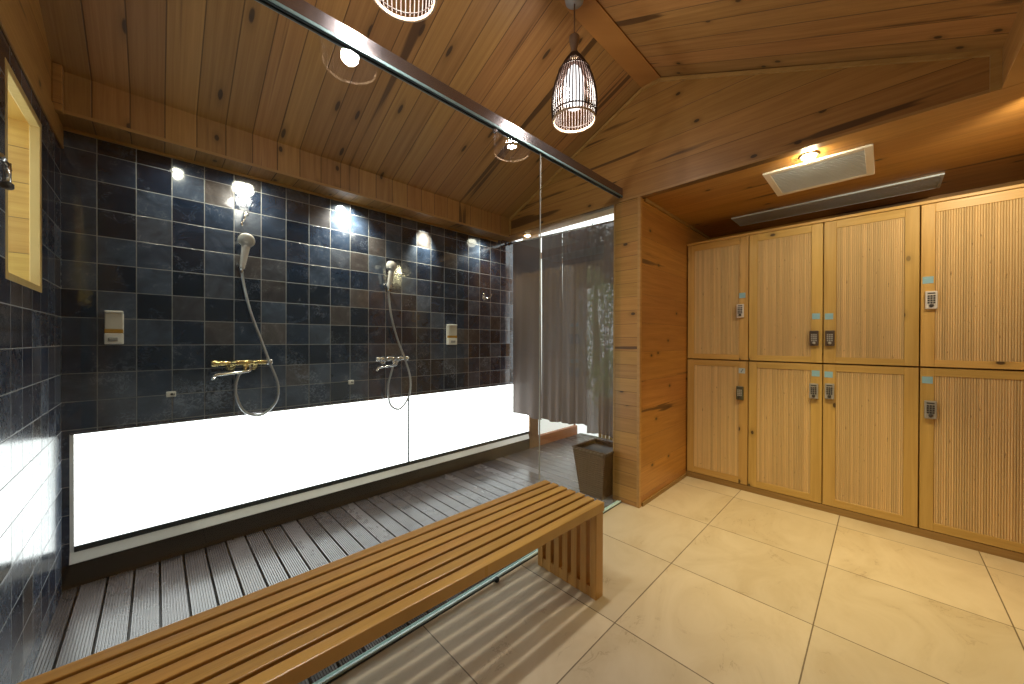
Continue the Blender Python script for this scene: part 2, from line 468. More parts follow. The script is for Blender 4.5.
# ------------------------------------------------------------------ the room
struct(MB().box(XL-.12, XB, YR-.1, 1.352, -.06, 0).box(XG, XB, 1.352, YPB, -.06, 0).build('floor', 'marble'))
b = MB()
p = .0938; x = -.178 - 2*p
while x < 3.9:
    x0, x1 = x + .0045, x + p - .0045; n = 9; rib = (x1 - x0)/n
    y0 = 1.376 if x < XG - .06 else YPB + .002
    pts = [(x1, -.03), (x0, -.03)]
    for i in range(n):
        a = x0 + i*rib
        pts += [(a, -.0052), (a + rib*.16, -.001), (a + rib*.58, -.001), (a + rib*.74, -.0052)]
    pts.append((x1, -.0052))
    A = [b.bm.verts.new((q[0], y0, q[1])) for q in pts]; B_ = [b.bm.verts.new((q[0], YS + (.0 if x < 2.9 else .0), q[1])) for q in pts]
    m_ = len(pts)
    for i in range(m_):
        b.bm.faces.new([A[i], A[(i+1) % m_], B_[(i+1) % m_], B_[i]])
    b.bm.faces.new(A[::-1]); b.bm.faces.new(B_)
    x += p
struct(b.build('floor_shower', 'deck'))
struct(MB().box(XL-.12, 3.9, 1.376, YS+.12, -.09, -.045).build('floor_drain_bed', 'darkplastic'))

# tiled shower wall, with the long frosted window below the tiles
b = MB().box(XL-.12, 2.954, YS, YS+.12, .742, 2.26).box(XL-.12, -.302, YS, YS+.12, -.05, .742).box(-.302, 2.954, YS, YS+.12, -.05, .11)
struct(b.build('wall_shower', 'slate'))
struct(MB().box(XL, 2.954, YS-.006, YS, -.004, .108).build('baseboard_shower', 'darkwood'))
w1 = struct(MB().prism([(YS+.10, .110), (YS-.018, .116), (YS-.018, .120), (YS-.003, .168), (YS+.10, .168)], 'x', -.302, 2.940).box(-.302, -.288, YS-.002, YS+.06, .168, .742).build('window_1', 'whitepaint'))
for xa, xb in ((-.288, 1.488), (1.494, 2.954)):
    MB().box(xa, xb, YS+.004, YS+.016, .190, .740).build('pane', 'pane_day', w1)
MB().box(-.288, 2.954, YS-.005, YS+.016, .167, .194).box(1.484, 1.498, YS+.001, YS+.016, .19, .74).build('gasket', ['gasket'], w1)
MB().box(-.30, 2.954, YS-.006, YS+.02, .738, .748).build('top_bead', 'alu', w1)

# left wall with its window opening
WY0, WY1, WZ0, WZ1 = 1.845, 2.325, 1.382, 2.048
b = MB()
b.box(XL-.12, XL, 1.352, WY0, -.05, 2.11).box(XL-.12, XL, WY1, YS, -.05, 2.11).box(XL-.12, XL, WY0, WY1, -.05, WZ0).box(XL-.12, XL, WY0, WY1, WZ1, 2.11)
struct(b.build('wall_left', 'slate2'))
# timber above the tiles and over the dry side
b = MB()
gp = [(YR, 2.0), (YR, ZE-.1), (YRE, ZE), (YR1, ZR), (YR2, ZR), (YE, ZE), (YS, ZE-.1), (YS, 2.11), (1.352, 2.11), (1.352, 2.0)]
b.prism(gp, 'x', XL-.12, XL)
b.box(XL-.12, XL, YR, 1.352, -.05, 2.0)
struct(b.build('wall_left_timber', 'gable'))
struct(MB().box(XL, XL+.007, 1.38, YS, 2.108, 2.215, bev=.002).box(XL, XL+.03, YE-.035, YE+.004, 2.2, ZE+.01, bev=.003).build('trim_1', 'gable'))
# casement in the left wall: frame, pane, catch
w2 = MB()
fw, fx0, fx1 = .024, XL-.026, XL+.001
w2.box(fx0, fx1, WY0, WY0+fw, WZ0, WZ1, bev=.002).box(fx0, fx1, WY1-fw, WY1, WZ0, WZ1, bev=.002)
w2.box(fx0, fx1, WY0+fw, WY1-fw, WZ1-fw, WZ1, bev=.002).box(fx0, fx1, WY0+fw, WY1-fw, WZ0, WZ0+fw, bev=.002)
w2 = struct(w2.build('window_2', 'frame'))
MB().box(XL-.116, XL-.110, WY0+.012, WY1-.012, WZ0+.012, WZ1-.012).build('pane', 'glass', w2)
MB().box(XL-.12, fx0, WY0, WY0+.012, WZ0, WZ1).box(XL-.12, fx0, WY1-.012, WY1, WZ0, WZ1).box(XL-.12, fx0, WY0+.012, WY1-.012, WZ0, WZ0+.012).box(XL-.12, fx0, WY0+.012, WY1-.012, WZ1-.012, WZ1).build('reveal_lining', 'outer', w2)
hx, hy = -.308, 1.765
h_ = MB().tube([(hx, hy, 1.708), (hx, hy, 1.648)], .008, 10, 0)
h_.tube([(XL+.004, hy+.06, 1.695), (hx, hy+.02, 1.695), (hx, hy, 1.695)], .006, 8, 0).tube([(hx, hy, 1.70), (hx+.006, hy-.09, 1.70)], .006, 8, 0)
h_.lathe([(.008, 0), (.013, .004), (.013, .016), (.008, .020)], (hx, hy, 1.632), (0, 0, 1), 12, 1)
h_.build('window_catch', ['chrome', 'darkplastic'], w2)

# right wall (beside the camera) and the ceiling
struct(MB().box(XL-.12, XG+.05, YR-.1, YR, -.05, ZE).build('wall_right', 'plaster'))
struct(MB().box(XG+.05, XB, YR-.1, YR, -.05, ZE).build('wall_right_alcove', 'alcove'))
T = .05
b = MB()
b.prism([(YE, ZE), (YR2, ZR), (YR2, ZR+T), (YE, ZE+T)], 'x', XL-.12, XG+.02)
b.prism([(YR1, ZR), (YRE, ZE), (YRE, ZE+T), (YR1, ZR+T)], 'x', XL-.12, XG+.02)
struct(b.build('ceiling', 'ceil'))
struct(MB().box(XL-.12, XG+.02, YR1-.004, YR2+.004, ZR-.012, ZR+T).build('ceiling_ridge_board', M['alcove']))
# eave boxes along both long walls
struct(MB().box(XL-.12, XG, YE, YS+.12, 2.212, ZE+T).build('ceiling_eave_shower', 'ceil'))
struct(MB().box(XL-.12, XG, YR-.1, YRE, ZS, ZE+T).build('ceiling_eave_right', 'gable'))
struct(MB().box(XL, XG, YE-.004, YE+.004, 2.206, 2.22).box(XL, XG, YS-.012, YS, 2.198, 2.212).build('trim_2', 'trim'))
# gable over the lockers and the doorway
b = MB()
b.prism([(YR-.1, ZS), (YR-.1, ZE), (YRE, ZE), (YR1, ZR), (YR2, ZR), (YE, ZE), (YS+.12, ZE), (YS+.12, ZS-.012)], 'x', XG, XG+.05)
struct(b.build('wall_gable', 'gable'))
def strip(y0, z0, y1, z1, wd=.020, th=.014):
    d = Vector((0, y1-y0, z1-z0)).normalized(); nn = Vector((0, -d.z, d.y))
    if nn.z > 0: nn = -nn
    return [(y0, z0), (y1, z1), (y1+nn.y*wd, z1+nn.z*wd), (y0+nn.y*wd, z0+nn.z*wd)]
b = MB()
for q in ((YE, ZE, YR2, ZR-.012), (YRE, ZE, YR1, ZR-.012), (YR1, ZR-.012, YR2, ZR-.012)):
    b.prism(strip(*q), 'x', XG-.014, XG)
b.box(XG-.012, XG, YE-.016, YE, 2.235, ZE).box(XG-.012, XG, YRE, YRE+.03, ZS, ZE)
struct(b.build('trim_3', 'trim'))
struct(MB().box(XG-.006, XG, YRE, 2.52, ZS-.003, ZS+.012).build('trim_4', 'trim'))
# pillar and alcove
struct(MB().box(XG, XG+.022, YP, YPB, 0, ZS).build('wall_pillar', 'pillar'))
struct(MB().box(XG+.022, XB, YP, YPB, 0, ZS+.1).build('wall_alcove', 'alcove'))
struct(MB().box(XG-.004, XG+.026, YP-.004, YP+.016, .0, ZS).box(XG-.003, XG+.02, YPB, YPB+.012, 0, ZS).build('trim_5', 'trim'))
struct(MB().box(XG+.04, XLK-.01, YP-.012, YP, 0, .028).build('baseboard_alcove', 'plinth'))
struct(MB().box(XG+.05, XB, YR-.1, YP, ZS, ZS+.05).build('ceiling_alcove', 'soffit'))
struct(MB().box(XG+.05, 2.652, YPB, YS+.12, ZS, ZS+.05).build('ceiling_doorway', 'soffit'))
struct(MB().box(XB, XB+.05, YR-.1, YP, 0, ZS+.1).build('wall_alcove_back', 'soffit'))
struct(MB().box(XG+.06, XB, YP-.016, YP, ZS-.022, ZS).build('trim_6', 'plinth'))

# ------------------------------------------------------------------ glass partition
YG = 1.364
gp_ = thing('glass_partition', 'frameless clear glass screen between bench and shower, under a dark metal head channel', 'glass screen', (1.0, YG, 0))
for xa, xb in ((XL+.003, 1.557), (1.5602, XG-.008)):
    local(MB().box(xa, xb, YG-.005, YG+.005, .014, 2.272).build('pane', 'glass'), gp_)
local(MB().box(1.5572, 1.5600, YG-.004, YG+.004, .014, 2.27).build('joint_seal', 'sealgrey'), gp_)
local(MB().box(XL+.002, XG-.003, YG-.016, YG+.020, 2.272, 2.330, bev=.003).build('head_channel', 'alu'), gp_)
g_ = MB().box(XL+.002, XG-.004, YG-.0115, YG-.0055, 2.262, 2.276, 1).box(XL+.002, XG-.004, YG+.0055, YG+.0115, 2.262, 2.276, 1)
g_.box(XL+.002, XG-.004, YG-.0165, YG-.0125, 2.264, 2.274, 0).box(XL+.002, XG-.004, YG+.0125, YG+.0165, 2.264, 2.274, 0)
local(g_.build('glazing_gasket', ['headseal', 'gasket']), gp_)
r_ = MB().box(XL+.002, XG-.008, YG-.016, YG-.0055, .0, .014, 0, .002).box(XL+.002, XG-.008, YG+.0055, YG+.010, -.003, .012, 0, .002)
r_.box(XL+.002, XG-.008, YG-.020, YG-.0165, .0, .006, 1)
local(r_.build('floor_channel', ['seal', 'gasket']), gp_)
local(MB().lathe([(.008, 0), (.013, .003), (.013, .016), (.008, .02)], (1.205, YG-.021, .012), (0, -1, 0), 12).tube([(1.205, YG-.03, .014), (1.205, YG-.03, .0)], .005, 8).build('floor_stud', 'gasket'), gp_)
local(MB().lathe([(.006, 0), (.011, .003), (.011, .014), (.006, .018)], (1.20, YG-.006, 2.240), (0, -1, 0), 12).build('head_stud', 'alu'), gp_)

# ------------------------------------------------------------------ bench
BX0, BX1, BY0, BY1, BZ = -.262, 1.508, .911, 1.284, .440
be = thing('slatted_bench', 'long honey-brown slatted timber bench against the glass screen on the stone floor', 'bench', (BX1, BY0, 0))
b = MB(); NS = 7; pt = (BY1-BY0+.015)/NS
for i in range(NS):
    ya = BY0 + i*pt; e = random.uniform(-.004, .003)
    b.box(BX0, BX1+e, ya, ya+pt-.0140, BZ-.042, BZ, 0, .003, 2)
b.box(BX0+.10, BX0+.16, BY0+.012, BY1-.012, BZ-.066, BZ-.0425).box(BX1-.30, BX1-.24, BY0+.05, BY1-.05, BZ-.066, BZ-.0425)
local(b.build('seat', 'bench'), be)
for xa in (BX0+.008, BX1-.064):
    b = MB()
    for i in range(NS):
        ya = BY0 + i*pt + .003
        b.box(xa, xa+.056, ya, ya+pt-.0205, .0, BZ-.0425, 0, .002)
    b.box(xa+.002, xa+.054, BY0+.004, BY1-.004, .002, .050).box(xa+.006, xa+.050, BY0+.004, BY1-.004, BZ-.075, BZ-.044)
    local(b.build('leg', 'bleg'), be)
be.rotation_euler.z = math.radians(-1.65)

# ------------------------------------------------------------------ lockers
cols = [(1.207, .743), (.741, .292), (.290, -.163), (-.165, -.618)]
rows = [(1.046, 2.040), (.048, 1.040)]
lock_y = [.797, .338, .253, -.209]; stick_y = [.786, .329, .259, -.196]
lock_z = {0: [1.443, 1.222, 1.222, 1.452], 1: [.782, .845, .852, .787]}
stick_z = {0: [1.567, 1.379, 1.375, 1.576], 1: [.962, .971, .968, .966]}
lock_m = {0: ['lockwhite', 'lockdark', 'lockdark', 'lockwhite'], 1: ['lockgreen', 'lockgrey', 'lockgrey', 'lockgrey']}
pos = ['beside the timber pillar', 'second from the timber pillar', 'third from the timber pillar', 'fourth from the timber pillar']
desc = {0: ['with a white-faced keypad near its right edge', 'with a dark keypad near its right edge', 'with a dark keypad near its left edge', 'with a white keypad near its left edge'],
        1: ['with a dark olive keypad near its right edge', 'with a grey keypad near its right edge', 'with a grey keypad near its left edge', 'with a grey keypad near its left edge']}
def reeded(y0, y1, z0, z1, x):
    b = MB(); pit = .0100; n = max(2, round((y1-y0)/pit)); st = (y1-y0)/n; pr = []
    for i in range(n):
        for t in (0, .12, .3, .5, .7, .88):
            pr.append((y0 + (i+t)*st, x - .0052*math.sqrt(max(0, 1-(2*t-1)**2))))
    pr.append((y1, x))
    lo = [b.bm.verts.new((q[1], q[0], z0)) for q in pr]; hi = [b.bm.verts.new((q[1], q[0], z1)) for q in pr]
    for i in range(len(pr)-1):
        f = b.bm.faces.new([lo[i], lo[i+1], hi[i+1], hi[i]]); f.smooth = False
    b.box(x+.001, x+.008, y0, y1, z0, z1)
    return b
for r in (0, 1):
    for c in range(4):
        ya, yb = cols[c]; z0, z1 = rows[r]     # ya = left edge as seen, yb = right edge
        t = thing('locker', ('upper-row' if r == 0 else 'lower-row') + ' pine locker ' + pos[c] + ', ' + desc[r][c], 'locker', (XLK+.25, (ya+yb)/2, z0), 'pine lockers in two rows')
        th = .016; X0, X1 = XLK+.021, XLK+.52
        bd = MB().box(X0, X1, yb+.0005, yb+th, z0, z1).box(X0, X1, ya-th, ya-.0005, z0, z1)
        bd.box(X0, X1, yb+th, ya-th, z0, z0+th).box(X0, X1, yb+th, ya-th, z1-th, z1).box(X1-.01, X1, yb+th, ya-th, z0+th, z1-th)
        local(bd.build('body', 'lframeH'), t)
        g = .0022; sl, sr = (.055, .062) if c < 3 else (.057, .055)
        if c == 2: sl, sr = .066, .062
        rt, rb = (.054, .042) if r == 0 else (.046, .052)
        A, B2 = ya-g, yb+g; Z0, Z1 = z0+g, z1-g
        door = MB().box(XLK, XLK+.020, A-sl, A, Z0, Z1, 0, .0016).box(XLK, XLK+.020, B2, B2+sr, Z0, Z1, 0, .0016)
        door.box(XLK+.0005, XLK+.020, B2+sr, A-sl, Z1-rt, Z1, 1, .0012).box(XLK+.0005, XLK+.020, B2+sr, A-sl, Z0, Z0+rb, 1, .0012)
        door = local(door.build('door', ['lframeV', 'lframeH']), t)
        def sub(o):
            o.data.transform(Matrix.Translation(-t.location)); o.parent = door; return o
        sub(reeded(B2+sr, A-sl, Z0+rb, Z1-rt, XLK+.010).build('reeded_panel', 'reed'))
        ly, lz = lock_y[c], lock_z[r][c]; k = 1.0
        lw, lh = .025, .054
        kb = MB().box(XLK-.020, XLK-.0005, ly-lw, ly+lw, lz-lh, lz+lh, 0, .004, 2)
        kb.box(XLK-.0205, XLK-.0195, ly-lw*.62, ly+lw*.62, lz+lh*.68, lz+lh*.82, 1)
        for i in range(4):
            for j in range(3):
                yy = ly + (1-j)*.0115; zz = lz + lh*.45 - i*.0135
                kb.box(XLK-.0225, XLK-.0195, yy-.0042, yy+.0042, zz-.0046, zz+.0046, 1 if lock_m[r][c] in ('lockwhite', 'lockgrey') else 2)
        kb.lathe([(.010, 0), (.010, .005), (.007, .008), (.0005, .008)], (XLK-.0195, ly, lz-lh*.62), (-1, 0, 0), 14, 1 if lock_m[r][c] != 'lockdark' else 2)
        sub(kb.build('keypad_lock', [lock_m[r][c], 'darkplastic', 'greyplastic']))
        sy, sz = stick_y[c], stick_z[r][c]
        s_ = MB().box(XLK-.0012, XLK-.0002, sy-.022, sy+.022, sz-.021, sz+.021)
        if (r, c) == (1, 0):
            s_.prism([(sy-.012, sz+.012), (sy-.005, sz+.013), (sy+.004, sz-.004), (sy+.010, sz-.013), (sy+.003, sz-.012), (sy-.004, sz+.002)], 'x', XLK-.0018, XLK-.0012, 1)
        sub(s_.build('paper_sticker', ['sticker2' if (r, c) == (1, 0) else 'sticker', 'ink']))
tag(MB().box(XLK-.004, XLK+.52, -.618, 1.213, 2.041, 2.060, 0, .002).build('locker_top_board', 'lframeH'), 'long pine board capping the upper row of lockers', 'board')
tag(MB().box(XLK+.002, XLK+.50, -.618, 1.213, 0, .046).build('locker_plinth', 'plinth'), 'dark pine plinth under the lower row of lockers', 'plinth')
struct(MB().box(XLK, XLK+.02, YR, -.6185, 0, 2.06).build('trim_7', 'lframeV'))

# ------------------------------------------------------------------ alcove ceiling fittings
def grille_panel(name, label, cat, x0, x1, y0, y1, nsl, axis, fr):
    t = thing(name, label, cat, ((x0+x1)/2, (y0+y1)/2, ZS))
    f = MB().box(x0, x1, y0, y0+fr, ZS-.012, ZS-.0005, 0, .002).box(x0, x1, y1-fr, y1, ZS-.012, ZS-.0005, 0, .002)
    f.box(x0, x0+fr, y0+fr, y1-fr, ZS-.012, ZS-.0005, 0, .002).box(x1-fr, x1, y0+fr, y1-fr, ZS-.012, ZS-.0005, 0, .002)
    local(f.build('frame', 'whitepaint' if fr > .02 else 'grille'), t)
    g = MB().box(x0+fr, x1-fr, y0+fr, y1-fr, ZS-.004, ZS-.001, 1)
    for i in range(nsl):
        u = (i+.5)/nsl
        if axis == 'y':
            xx = x0+fr + u*(x1-x0-2*fr); hw = (x1-x0-2*fr)/nsl*.33
            g.box(xx-hw, xx+hw, y0+fr, y1-fr, ZS-.010, ZS-.0042)
        else:
            yy = y0+fr + u*(y1-y0-2*fr); hw = (y1-y0-2*fr)/nsl*.33
            g.box(x0+fr, x1-fr, yy-hw, yy+hw, ZS-.010, ZS-.0042)
    local(g.build('grille', ['grille', 'grilledark']), t)
grille_panel('extractor_grille', 'square white-framed slatted extractor grille in the timber soffit beside the downlight', 'vent', 2.668, 3.135, .035, .52, 15, 'y', .035)
grille_panel('linear_vent', 'long narrow pale grey linear vent in the soffit above the lockers', 'vent', 3.44, 3.72, -.265, .89, 8, 'y', .014)
def downlight(x, y, z, label, glow):
    t = thing('downlight', label, 'downlight', (x, y, z))
    local(MB().lathe([(.030, -.001), (.044, -.001), (.044, -.004), (.031, -.008), (.030, -.001)], (x, y, z), (0,0,1), 24).build('trim_ring', 'spotring'), t)
    local(MB().lathe([(.0005, -.002), (.030, -.002), (.030, -.008), (.027, -.018), (.018, -.026), (.0005, -.029)], (x, y, z), (0,0,1), 20).build('lens', glow), t)
downlight(2.588, .288, ZS, 'glowing warm recessed downlight in the soffit in front of the lockers', 'spot')
# ------------------------------------------------------------------ pendant lamps
def make_pendant(x, y, label):
    t = thing('pendant_lamp', label, 'pendant lamp', (x, y, ZR-.012), 'bamboo pendant lamps under the ridge')
    Z = lambda z: z - (ZR-.012)
    def O(mb, name, mats, sm=None):
        o = mb.build(name, mats); o.parent = t; return o
    O(MB().lathe([(.0005, Z(2.998)), (.048, Z(2.998)), (.050, Z(2.985)), (.046, Z(2.962)), (.012, Z(2.950)), (.0005, Z(2.950))]), 'ceiling_rose', 'greyplastic')
    O(MB().tube([(0, 0, Z(2.955)), (0, 0, Z(2.775))], .0035, 8), 'cord', 'cord')
    O(MB().lathe([(.0005, Z(2.782)), (.026, Z(2.780)), (.0275, Z(2.765)), (.015, Z(2.715)), (.019, Z(2.695)), (.0195, Z(2.690)), (.0005, Z(2.690))]), 'socket', 'socket')
    prof = [(.020, 2.690), (.034, 2.672), (.056, 2.640), (.077, 2.600), (.095, 2.555), (.108, 2.505), (.1145, 2.46), (.116, 2.42), (.113, 2.375), (.109, 2.346)]
    sh = MB(); N = 44
    for i in range(N):
        a = 2*PI*i/N
        sh.tube([(r*math.cos(a), r*math.sin(a), Z(z)) for r, z in prof], .0036, 5, 0)
    def ring(r, z, rr, mi):
        pts = [(r*math.cos(2*PI*i/40), r*math.sin(2*PI*i/40), Z(z)) for i in range(41)]
        sh.tube(pts, rr, 6, mi, cap=False)
    ring(.021, 2.686, .005, 1); ring(.0795, 2.600, .0042, 0); ring(.112, 2.375, .0035, 0); ring(.109, 2.346, .0052, 1); ring(.1065, 2.350, .004, 1)
    O(sh, 'shade', ['bamboo', 'bamboorim'])
    bl = O(MB().lathe([(.0005, Z(2.416)), (.036, Z(2.417)), (.048, Z(2.426)), (.050, Z(2.45)), (.050, Z(2.56)), (.036, Z(2.60)), (.018, Z(2.625)), (.0005, Z(2.627))]), 'bulb', 'bulb')
    return t
lp = make_pendant(1.552, 1.127, 'bamboo cage pendant lamp nearer the lockers, its whole shade and cord in view')
clone(lp, (.588, 1.127, ZR+.006), 'bamboo cage pendant lamp cut by the top of the view, nearer the camera')

# ------------------------------------------------------------------ showers
def bez(pts, n=40):
    """smooth curve through points (Catmull-Rom)"""
    P = [Vector(p) for p in pts]; P = [2*P[0]-P[1]] + P + [2*P[-1]-P[-2]]; out = []
    m = len(P)-3
    for i in range(m):
        for j in range(n//m):
            t = j/(n//m); a, b_, c, d = P[i:i+4]
            out.append(.5*((2*b_) + (c-a)*t + (2*a-5*b_+4*c-d)*t*t + (3*b_-a-3*c+d)*t**3))
    out.append(P[-2]); return out
def shower(label, xm0, xm1, zm, xh, zh, hose_pts, gold, xs, head_up, facing):
    t = thing('wall_shower', label, 'shower', (xm0, YS, zm), 'wall showers on the slate tiles')
    yb = YS-.052; mid = (xm0+xm1)/2
    b = MB()
    prof = [(.0005, 0), (.013, 0), (.0145, .004), (.0145, .050), (.0115, .052), (.0115, .062), (.0165, .064), (.0165, (xm1-xm0)-.075), (.0115, (xm1-xm0)-.073), (.0115, (xm1-xm0)-.062), (.0145, (xm1-xm0)-.06), (.0145, (xm1-xm0)-.004), (.013, xm1-xm0), (.0005, xm1-xm0)]
    b.lathe(prof, (xm0, yb, zm), (1, 0, 0), 20)
    for xx in (mid-.055, mid+.055):
        b.tube([(xx, yb, zm-.006), (xx, YS-.012, zm-.022), (xx, YS-.001, zm-.022)], .011, 12).lathe([(.027, 0), (.027, .006), (.016, .012)], (xx, YS-.0005, zm-.022), (0, -1, 0), 18)
    b.lathe([(.014, 0), (.013, .02), (.010, .03), (.010, .042)], (mid+.01, yb, zm-.008), (0, 0, -1), 14)
    mx = local(b.build('mixer_bar', 'brass' if gold else 'chrome'), t)
    if gold:
        pass
    for xx, dd in ((xm0-.006, -1), (xm1+.006, 1)):
        local(MB().lathe([(.0005, -.010), (.017, -.010), (.0185, -.004), (.0185, .018), (.015, .024), (.0005, .024)], (xx, yb, zm), (dd, 0, 0), 18).tube([(xx+dd*.012, yb-.016, zm), (xx+dd*.012, yb-.03, zm+.004)], .004, 6).build('handle', 'brass' if (gold and dd < 0) else 'chrome'), t)
    sp = bez([(mid+.035, yb, zm-.018), (mid+.030, yb-.006, zm-.050), (mid-.02, yb-.03, zm-.054), (xs+.06, yb-.055, zm-.058), (xs+.012, yb-.07, zm-.062), (xs, yb-.072, zm-.074)], 30)
    local(MB().tube(sp, .0085, 10).lathe([(.0105, 0), (.0105, -.012), (.008, -.014)], (xs, yb-.072, zm-.072), (0, 0, 1), 14).build('spout', 'chrome'), t)
    # holder and hand shower
    yh = YS-.050
    hb = MB().lathe([(.021, 0), (.021, .006), (.012, .012), (.011, .036)], (xh, YS-.0005, zh), (0, -1, 0), 16)
    hb.box(xh-.020, xh-.011, yh-.016, yh+.018, zh-.016, zh+.016, 0, .003).box(xh+.011, xh+.020, yh-.016, yh+.018, zh-.016, zh+.016, 0, .003).box(xh-.020, xh+.020, yh+.006, yh+.018, zh-.016, zh+.016, 0, .003)
    local(hb.build('holder_bracket', 'chrome'), t)
    d = Vector(head_up).normalized(); base = Vector((xh, yh-.004, zh-.028))
    hs = [(0, .0105), (.02, .0115), (.06, .0145), (.10, .0160), (.135, .0165), (.150, .0160)]
    pts = [base + d*s for s, _ in hs]; rd = [r for _, r in hs]
    top = base + d*.150
    face = Vector(facing).normalized()
    hd = MB().tube(bez([base, base+d*.05, base+d*.11, top, top+d*.028+face*.012], 20), .012, 14, 0, rads=[.0125+.009*min(1, i/12) for i in range(len(bez([base, base+d*.05, base+d*.11, top, top+d*.028+face*.012], 20)))])
    cc = top + d*.026
    hd.lathe([(.0005, -.022), (.020, -.020), (.034, -.010), (.041, .006), (.042, .020), (.038, .026), (.0005, .027)], cc, face, 24)
    hand = local(hd.build('hand_shower', 'white'), t)
    sp_ = MB().lathe([(.0005, 0), (.034, 0), (.034, .002), (.0005, .0035)], cc + face*.0268, face, 24)
    o = sp_.build('spray_face', 'sprayface'); o.data.transform(Matrix.Translation(-t.location)); o.parent = hand
    hp = [tuple(base - d*.002)] + hose_pts(yb) + [(mid+.01, yb, zm-.046)]
    C_ = bez(hp, 110)
    local(MB().tube(C_, .0075, 10, rads=[.0075 + .0006*(i % 2) for i in range(len(C_))]).build('hose', 'hose'), t)
    local(MB().lathe([(.0085, -.02), (.0105, -.016), (.0105, .012), (.009, .014)], base - d*.006, d, 14).build('hose_nut', 'chrome'), t)
    return t
shower('left wall shower with a gilt mixer bar and white hand shower on slate tiles', .250, .490, 1.062, .365, 1.655,
       lambda y: [(.372, y+.01, 1.55), (.405, y+.005, 1.38), (.46, y, 1.20), (.505, y-.015, 1.05), (.545, y-.02, .92), (.535, y-.015, .81), (.46, y-.01, .738), (.375, y-.005, .770), (.335, y, .88), (.345, y, .98)],
       True, .225, (.10, -.30, 1), (-.25, -.80, -.55))
shower('right wall shower with a chrome mixer bar, nearer the curtained doorway', 1.215, 1.425, 1.056, 1.288, 1.630,
       lambda y: [(1.295, y+.01, 1.54), (1.315, y+.005, 1.38), (1.365, y, 1.20), (1.42, y-.015, 1.05), (1.465, y-.02, .88), (1.45, y-.015, .74), (1.375, y-.01, .655), (1.30, y-.005, .70), (1.285, y, .84), (1.315, y, .96)],
       False, 1.165, (.03, -.30, 1), (-.85, -.45, -.40))

def dispenser(x, z0, w, h, label):
    t = thing('soap_dispenser', label, 'soap dispenser', (x, YS, z0), 'wall soap dispensers')
    y1, y0 = YS+.002, YS-.046
    local(MB().box(x-w, x+w, y0+.004, y1, z0, z0+h*.33, 0, .005, 2).box(x-w, x+w, YS-.012, y1, z0+h*.33, z0+h*.93, 0, .002).build('body', 'white'), t)
    local(MB().box(x-w, x+w, y0+.002, y1, z0+h*.925, z0+h, 0, .006, 2).build('cap', 'white'), t)
    local(MB().box(x-w+.002, x+w-.002, y0+.006, YS-.0125, z0+h*.45, z0+h*.922, 0, .003, 2).build('tank', 'clearplastic'), t)
    local(MB().box(x-w+.001, x+w-.001, y0+.005, YS-.0125, z0+h*.335, z0+h*.448, 0, .002).build('soap_level', 'amber'), t)
    local(MB().box(x-w*.55, x+w*.45, y0-.004, y0+.0038, z0+h*.10, z0+h*.21, 0, .003, 2).build('push_button', 'greyplastic'), t)
dispenser(-.155, 1.175, .033, .170, 'white soap dispenser with amber soap left of both showers, near the tiled corner')
dispenser(1.903, 1.160, .046, .185, 'white soap dispenser with amber soap between the right shower and the curtain')
def outlet(x, z, label):
    t = thing('wall_outlet', label, 'outlet plate', (x, YS, z), 'small outlet plates low on the tiles')
    local(MB().box(x-.020, x+.020, YS-.014, YS-.0006, z-.015, z+.015, 0, .003, 2).build('plate', 'white'), t)
    local(MB().lathe([(.0005, 0), (.006, 0), (.006, .004), (.0005, .004)], (x+.003, YS-.0142, z+.001), (0, -1, 0), 12).box(x+.010, x+.015, YS-.018, YS-.0142, z-.003, z+.003).build('nozzle', 'darkplastic'), t)
outlet(.055, .900, 'small beige outlet plate left of the gilt shower mixer')
outlet(1.02, .890, 'small beige outlet plate between the two shower mixers')
hk = thing('robe_hook', 'small chrome double robe hook on the tiles near the curtain', 'hook', (2.30, YS, 1.615))
local(MB().lathe([(.024, 0), (.024, .005), (.016, .010), (.012, .022)], (2.30, YS+.002, 1.615), (0, -1, 0), 18).build('rose', 'chrome'), hk)
for s_ in (-1, 1):
    local(MB().tube(bez([(2.30, YS-.02, 1.615), (2.30+s_*.022, YS-.035, 1.617), (2.30+s_*.042, YS-.048, 1.632), (2.30+s_*.046, YS-.05, 1.648)], 18), .0055, 8).lathe([(.0005, -.008), (.008, -.006), (.010, 0), (.008, .006), (.0005, .008)], (2.30+s_*.046, YS-.05, 1.650), (0, 0, 1), 12).build('prong', 'chrome'), hk)
tag(MB().lathe([(.014, 0), (.014, .007), (.008, .011)], (.392, YS+.002, 1.975), (0, -1, 0), 14).tube(bez([(.392, YS-.005, 1.975), (.388, YS-.03, 1.972), (.380, YS-.04, 1.95), (.378, YS-.04, 1.925), (.366, YS-.043, 1.905), (.366, YS-.045, 1.885)], 24), .0058, 8).build('pipe_stub', 'chrome'), 'small bent chrome pipe stub on the tiles above the left hand shower', 'pipe')

